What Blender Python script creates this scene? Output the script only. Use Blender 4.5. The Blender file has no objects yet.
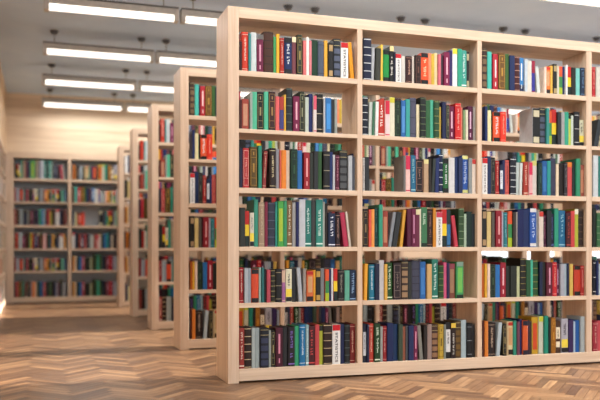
# Library reading hall: rows of pale wood bookcases, linear pendant lamps, herringbone parquet.
import bpy, bmesh, math, random
random.seed(11)
scene = bpy.context.scene
COL = scene.collection
R = math.radians

# ------------------------------------------------------------------ materials
def lin(h):
    out = []
    for i in (0, 2, 4):
        c = int(h[i:i+2], 16) / 255
        out.append(c / 12.92 if c <= .04045 else ((c + .055) / 1.055) ** 2.4)
    return (*out, 1)

def new_mat(name):
    m = bpy.data.materials.new(name); m.use_nodes = True
    nt = m.node_tree
    return m, nt, nt.nodes['Principled BSDF']

def N(nt, kind, **kw):
    n = nt.nodes.new(kind)
    for k, v in kw.items(): setattr(n, k, v)
    return n

def wood(name, axis, c1, c2, scale=1.0, plank=None, rough=.45):
    """long grain along one object axis; plank = width of boards stacked in z"""
    m, nt, bs = new_mat(name); L = nt.links
    tc = N(nt, 'ShaderNodeTexCoord'); mp = N(nt, 'ShaderNodeMapping')
    s = [26 * scale] * 3; s['xyz'.index(axis)] = 1.1 * scale
    mp.inputs['Scale'].default_value = s
    L.new(tc.outputs['Object'], mp.inputs['Vector'])
    n1 = N(nt, 'ShaderNodeTexNoise'); n1.inputs['Scale'].default_value = 1.6; n1.inputs['Detail'].default_value = 5
    n2 = N(nt, 'ShaderNodeTexNoise'); n2.inputs['Scale'].default_value = 6; n2.inputs['Detail'].default_value = 3
    L.new(mp.outputs['Vector'], n1.inputs['Vector']); L.new(mp.outputs['Vector'], n2.inputs['Vector'])
    mix = N(nt, 'ShaderNodeMath', operation='MULTIPLY_ADD'); mix.inputs[1].default_value = .35
    L.new(n2.outputs['Fac'], mix.inputs[0]); L.new(n1.outputs['Fac'], mix.inputs[2])
    fac = mix.outputs[0]
    if plank:
        sp = N(nt, 'ShaderNodeSeparateXYZ'); L.new(tc.outputs['Object'], sp.inputs[0])
        dv = N(nt, 'ShaderNodeMath', operation='DIVIDE'); dv.inputs[1].default_value = plank
        L.new(sp.outputs['Z'], dv.inputs[0])
        fl = N(nt, 'ShaderNodeMath', operation='FLOOR'); L.new(dv.outputs[0], fl.inputs[0])
        wn = N(nt, 'ShaderNodeTexWhiteNoise', noise_dimensions='1D'); L.new(fl.outputs[0], wn.inputs['W'])
        ad = N(nt, 'ShaderNodeMath', operation='MULTIPLY_ADD'); ad.inputs[1].default_value = .28
        L.new(wn.outputs['Value'], ad.inputs[0]); L.new(fac, ad.inputs[2]); fac = ad.outputs[0]
    rp = N(nt, 'ShaderNodeValToRGB')
    rp.color_ramp.elements[0].position = .42; rp.color_ramp.elements[0].color = lin(c1)
    rp.color_ramp.elements[1].position = .95; rp.color_ramp.elements[1].color = lin(c2)
    L.new(fac, rp.inputs['Fac']); L.new(rp.outputs['Color'], bs.inputs['Base Color'])
    bs.inputs['Roughness'].default_value = rough
    bp = N(nt, 'ShaderNodeBump'); bp.inputs['Strength'].default_value = .05
    L.new(n2.outputs['Fac'], bp.inputs['Height']); L.new(bp.outputs['Normal'], bs.inputs['Normal'])
    return m

WOOD_V = wood('maple_vertical', 'z', 'c2a48a', 'dec5ac')
WOOD_H = wood('maple_horizontal', 'x', 'c6a98e', 'e0c9b0')
WALL_W = wood('wall_boards', 'x', 'c0a080', 'e8d2b6', .6, .2, .55)
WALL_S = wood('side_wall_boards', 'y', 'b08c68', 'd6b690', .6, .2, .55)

def plain(name, h, rough=.5, metal=0., var=.08):
    m, nt, bs = new_mat(name); L = nt.links
    n = N(nt, 'ShaderNodeTexNoise'); n.inputs['Scale'].default_value = 35; n.inputs['Detail'].default_value = 3
    tc = N(nt, 'ShaderNodeTexCoord'); L.new(tc.outputs['Object'], n.inputs['Vector'])
    c = lin(h)
    rp = N(nt, 'ShaderNodeValToRGB')
    rp.color_ramp.elements[0].position = .3; rp.color_ramp.elements[0].color = tuple(v * (1 - var) for v in c[:3]) + (1,)
    rp.color_ramp.elements[1].position = .7; rp.color_ramp.elements[1].color = tuple(min(1, v * (1 + var)) for v in c[:3]) + (1,)
    L.new(n.outputs['Fac'], rp.inputs['Fac']); L.new(rp.outputs['Color'], bs.inputs['Base Color'])
    bs.inputs['Roughness'].default_value = rough; bs.inputs['Metallic'].default_value = metal
    return m

_cache = {}
def boost(h, s=1.03, v=.9):
    import colorsys
    r, g, b = [int(h[i:i+2], 16) / 255 for i in (0, 2, 4)]
    hh, ss, vv = colorsys.rgb_to_hsv(r, g, b)
    r, g, b = colorsys.hsv_to_rgb(hh, min(1, ss * s), min(.95, vv ** 1.3 * v * 1.06))
    return '%02x%02x%02x' % (round(r * 255), round(g * 255), round(b * 255))
def book_mat(h):
    if h not in _cache: _cache[h] = plain('cloth_' + h, boost(h), .45); _cache[h].node_tree.nodes['Principled BSDF'].inputs['Specular IOR Level'].default_value = .3
    return _cache[h]
def page_of(h):
    key = 'p' + h
    if key not in _cache:
        v = [int(h[i:i+2], 16) for i in (0, 2, 4)]
        lum = sum(v) / 3
        t = [int(a * .5 + b * (.12 if lum < 120 else .38)) for a, b in zip(v, (150, 140, 120))]
        _cache[key] = plain('page_edge_' + h, '%02x%02x%02x' % tuple(min(255, x) for x in t), .8)
    return _cache[key]

def ceiling_mat():
    m, nt, bs = new_mat('ceiling_concrete'); L = nt.links
    tc = N(nt, 'ShaderNodeTexCoord')
    n = N(nt, 'ShaderNodeTexNoise'); n.inputs['Scale'].default_value = 1.3; n.inputs['Detail'].default_value = 8; n.inputs['Roughness'].default_value = .6
    L.new(tc.outputs['Object'], n.inputs['Vector'])
    rp = N(nt, 'ShaderNodeValToRGB')
    rp.color_ramp.elements[0].position = .3; rp.color_ramp.elements[0].color = lin(CEIL_A)
    rp.color_ramp.elements[1].position = .7; rp.color_ramp.elements[1].color = lin(CEIL_B)
    L.new(n.outputs['Fac'], rp.inputs['Fac']); L.new(rp.outputs['Color'], bs.inputs['Base Color'])
    bs.inputs['Roughness'].default_value = .9
    return m
CEIL_A, CEIL_B = 'c6def8', 'd6eaff'

def floor_mat():
    m, nt, bs = new_mat('parquet'); L = nt.links
    uv = N(nt, 'ShaderNodeUVMap'); geo = N(nt, 'ShaderNodeNewGeometry')
    mp = N(nt, 'ShaderNodeMapping'); mp.inputs['Scale'].default_value = (3, 55, 1)
    L.new(uv.outputs['UV'], mp.inputs['Vector'])
    n = N(nt, 'ShaderNodeTexNoise', noise_dimensions='4D'); n.inputs['Scale'].default_value = 1.3; n.inputs['Detail'].default_value = 5
    mu = N(nt, 'ShaderNodeMath', operation='MULTIPLY'); mu.inputs[1].default_value = 40
    L.new(geo.outputs['Random Per Island'], mu.inputs[0]); L.new(mu.outputs[0], n.inputs['W'])
    L.new(mp.outputs['Vector'], n.inputs['Vector'])
    rp = N(nt, 'ShaderNodeValToRGB'); e = rp.color_ramp.elements
    e[0].position = 0; e[0].color = lin('432f24'); e[1].position = 1; e[1].color = lin('b48e68')
    x = e.new(.35); x.color = lin('624733'); x = e.new(.7); x.color = lin('826246')
    ad = N(nt, 'ShaderNodeMath', operation='MULTIPLY_ADD'); ad.inputs[1].default_value = .6
    sb = N(nt, 'ShaderNodeMath', operation='MULTIPLY_ADD'); sb.inputs[1].default_value = .8; sb.inputs[2].default_value = -.17
    L.new(n.outputs['Fac'], sb.inputs[0])
    L.new(geo.outputs['Random Per Island'], ad.inputs[0]); L.new(sb.outputs[0], ad.inputs[2])
    L.new(ad.outputs[0], rp.inputs['Fac']); L.new(rp.outputs['Color'], bs.inputs['Base Color'])
    bs.inputs['Roughness'].default_value = .38
    bs.inputs['Specular IOR Level'].default_value = .35
    return m

def emit(name, h, strength):
    m, nt, bs = new_mat(name)
    bs.inputs['Base Color'].default_value = lin('f4f4f4')
    bs.inputs['Emission Color'].default_value = lin(h); bs.inputs['Emission Strength'].default_value = strength
    return m

# ------------------------------------------------------------------ mesh helpers
class MB:
    def __init__(s): s.v = []; s.f = []; s.mi = []; s.mats = []
    def mat(s, m):
        if m not in s.mats: s.mats.append(m)
        return s.mats.index(m)
    def add(s, vs, fs, m):
        o = len(s.v); k = s.mat(m)
        s.v += vs
        for f in fs: s.f.append([i + o for i in f]); s.mi.append(k)
    def box(s, x0, x1, y0, y1, z0, z1, m, xf=None):
        vs = [(x, y, z) for z in (z0, z1) for y in (y0, y1) for x in (x0, x1)]
        if xf: vs = [xf(p) for p in vs]
        s.add(vs, [(0,2,3,1),(4,5,7,6),(0,1,5,4),(2,6,7,3),(0,4,6,2),(1,3,7,5)], m)
    def cyl(s, c, r, z0, z1, m, n=14, r2=None):
        r2 = r if r2 is None else r2
        vs = [(c[0] + r * math.cos(6.2832 * i / n), c[1] + r * math.sin(6.2832 * i / n), z0) for i in range(n)]
        vs += [(c[0] + r2 * math.cos(6.2832 * i / n), c[1] + r2 * math.sin(6.2832 * i / n), z1) for i in range(n)]
        fs = [(i, (i + 1) % n, n + (i + 1) % n, n + i) for i in range(n)] + [tuple(range(n - 1, -1, -1)), tuple(range(n, 2 * n))]
        s.add(vs, fs, m)
    def build(s, name, parent=None, bevel=0):
        me = bpy.data.meshes.new(name); me.from_pydata(s.v, [], s.f); me.update()
        for m in s.mats: me.materials.append(m)
        me.polygons.foreach_set('material_index', s.mi)
        if bevel:
            bm = bmesh.new(); bm.from_mesh(me)
            bmesh.ops.bevel(bm, geom=bm.edges[:], offset=bevel, segments=1, affect='EDGES', clamp_overlap=True)
            bm.to_mesh(me); bm.free()
        o = bpy.data.objects.new(name, me); COL.objects.link(o)
        if parent: o.parent = parent
        return o

def tag(o, label, cat, group=None, kind=None):
    o['label'] = label; o['category'] = cat
    if group: o['group'] = group
    if kind: o['kind'] = kind
    return o
def thing(name, label, cat, loc=(0, 0, 0), rz=0, group=None):
    o = bpy.data.objects.new(name, None); COL.objects.link(o)
    o.location = loc; o.rotation_euler = (0, 0, rz); o.empty_display_size = .1
    return tag(o, label, cat, group)
def structure(o):
    o['kind'] = 'structure'; return o

# ------------------------------------------------------------------ the hall
XL, XR, YF, YB, ZT = -.44, 9.3, -3.2, 12.2, 3.08
OPENINGS = [(2.2, 4.4, 0, 1.75), (4.75, 7.67, .3, 2.3), (9.45, 11.6, .3, 2.3)]
SUN_E, SUN_P = 12, 30.0
def herringbone():
    """one mesh, every board its own island; boards meet at right angles, the zigzag runs along x"""
    w, n = FL_W, FL_N
    l = w * n; g = .0012
    vs, fs, uvs = [], [], []
    c = math.cos(FL_A); s = math.sin(FL_A)
    def put(x0, y0, x1, y1, along_x):
        P = [(x0 + g, y0 + g), (x1 - g, y0 + g), (x1 - g, y1 - g), (x0 + g, y1 - g)]
        Q = [(p[0] * c - p[1] * s + 4, p[0] * s + p[1] * c + 4.5) for p in P]
        if max(q[0] for q in Q) < -.8 or min(q[0] for q in Q) > XR or max(q[1] for q in Q) < -1.5 or min(q[1] for q in Q) > 12.5: return
        o = len(vs)
        for q in Q: vs.append((min(max(q[0], -.79), XR), min(q[1], 12.55), 0.0))
        fs.append((o, o + 1, o + 2, o + 3))
        ox, oy = random.random() * 9, random.random() * 9
        uu = [(0, 0), (l, 0), (l, w), (0, w)] if along_x else [(0, w), (0, 0), (l, 0), (l, w)]
        uvs.extend((u + ox, v + oy) for u, v in uu)
    K = int(11 / w)
    # every horizontal board at (i + 2n*j, i), every upright one fills the step beside it
    for i in range(-K, K):
        for j in range(-int(14 / (2 * l)) - 2, int(14 / (2 * l)) + 3):
            x, y = (i + 2 * n * j) * w, i * w
            if abs(x) < 13 and abs(y) < 13:
                put(x, y, x + l, y + w, True)
                put(x - w + 0, y + 0, x, y + l, False) if False else put(x + l, y - l + w, x + l + w, y + w, False)
    me = bpy.data.meshes.new('floor'); me.from_pydata(vs, [], fs)
    ul = me.uv_layers.new(name='UVMap')
    for k, u in enumerate(uvs): ul.data[k].uv = u
    # the dark joints: a base slab a hair below the boards
    o = bpy.data.objects.new('floor', me); COL.objects.link(o)
    me.materials.append(floor_mat())
    bm = bmesh.new(); bm.from_mesh(me); 
    vb = [bm.verts.new(p) for p in ((-.8, YF, -.002), (XR, YF, -.002), (XR, 12.56, -.002), (-.8, 12.56, -.002))]
    f = bm.faces.new(vb); f.material_index = 1
    vt = [bm.verts.new(p) for p in ((-.8, YF, -.1), (XR, YF, -.1), (XR, 12.56, -.1), (-.8, 12.56, -.1))]
    f2 = bm.faces.new(vt[::-1]); f2.material_index = 1
    bm.to_mesh(me); bm.free()
    me.materials.append(plain('parquet_joint', '6b4a36', .7))
    return structure(o)
FL_W, FL_N, FL_A = .05, 6, R(45)
herringbone()

b = MB(); b.box(-.8, XR, YF, 12.56, ZT, ZT + .15, ceiling_mat()); structure(b.build('ceiling'))
b = MB()                                                   # side wall: recess for the built-in case, boards above
b.box(-.86, -.775, YF, 12.6, 0, ZT, WALL_S); b.box(-.775, XL, YF, 12.2, 2.203, ZT, WALL_S)
b.box(-.775, XL, YF, 5.2, 0, 2.203, WALL_S)
structure(b.build('wall_left'))
b = MB()
b.box(-.775, 7.2, 12.52, 12.6, 0, ZT, WALL_W); b.box(7.2, XR, 12.52, 12.6, 0, .35, WALL_W); b.box(7.2, XR, 12.52, 12.6, 1.5, ZT, WALL_W); b.box(-.775, XR, YB, 12.52, 2.203, ZT, WALL_W)
b.box(2.2, 7.2, YB, 12.52, 0, 2.203, WALL_W); b.box(7.2, XR, YB, 12.52, 0, .35, WALL_W); b.box(7.2, XR, YB, 12.52, 1.5, 2.203, WALL_W)
structure(b.build('wall_back'))
b = MB()                                                   # a low window at the far right end of the back wall
for (a0, a1, z0, z1) in ((7.2, 7.26, .35, 1.5), (XR - .06, XR, .35, 1.5), (7.26, XR - .06, .35, .41), (7.26, XR - .06, 1.44, 1.5)):
    b.box(a0, a1, YB + .08, YB + .16, z0, z1, WOOD_H)
structure(b.build('window_1'))
b = MB(); y = YF                                           # daylight enters through tall openings at the far right
for (a0, a1, z0, z1) in OPENINGS:
    b.box(XR, XR + .1, y, a0, 0, ZT, WALL_S)
    if z0 > 0: b.box(XR, XR + .1, a0, a1, 0, z0, WALL_S)
    b.box(XR, XR + .1, a0, a1, z1, ZT, WALL_S); y = a1
b.box(XR, XR + .1, y, 12.6, 0, ZT, WALL_S); structure(b.build('wall_right'))

# ------------------------------------------------------------------ bookcases
SHELF = [(1.830, 1.798), (1.489, 1.465), (1.144, 1.112), (.798, .772), (.467, .440), (.0814, .0500)]
TOP = (2.200, 2.136)
CLEAR = [2.136, 1.798, 1.465, 1.112, .772, .440]
DEP = .31
def bookcase(label, loc, rz, bays, end_l, end_r, back=None, group=None):
    """bays: local (x0, x1) clear widths; front face at local y = 0, depth towards +y"""
    t = thing('bookcase', label, 'bookcase', loc, rz, group)
    bv = .0015
    b = MB(); b.box(end_l, bays[0][0], 0, DEP, 0, TOP[0], WOOD_V); b.build('side_panel', t, bv)
    b = MB(); b.box(bays[-1][1], end_r, 0, DEP, 0, TOP[0], WOOD_V); b.build('side_panel', t, bv)
    for k in range(len(bays) - 1):
        b = MB(); b.box(bays[k][1], bays[k + 1][0], .0005, .26, .0815, TOP[1], WOOD_V); b.build('divider', t, bv)
    xa, xb = bays[0][0], bays[-1][1]
    b = MB(); b.box(xa, xb, 0, DEP - .02, TOP[1], TOP[0], WOOD_H); b.build('top_panel', t, bv)
    b = MB(); b.box(xa, xb, 0, .022, .012, .0814, WOOD_H); b.build('plinth_rail', t, bv)
    b = MB(); b.box(xa, xb, .0225, DEP - .02, SHELF[5][1], SHELF[5][0], WOOD_H); b.build('bottom_board', t, bv)
    for (z1, z0) in SHELF[:5]:
        for (x0, x1) in bays:
            b = MB(); b.box(x0, x1, 0, DEP - .03, z0, z1, WOOD_H); b.build('shelf', t, bv)
    if back:
        b = MB(); b.box(xa, xb, DEP - .018, DEP - .006, .0815, TOP[1], back); b.build('back_panel', t)
    return t

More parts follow.
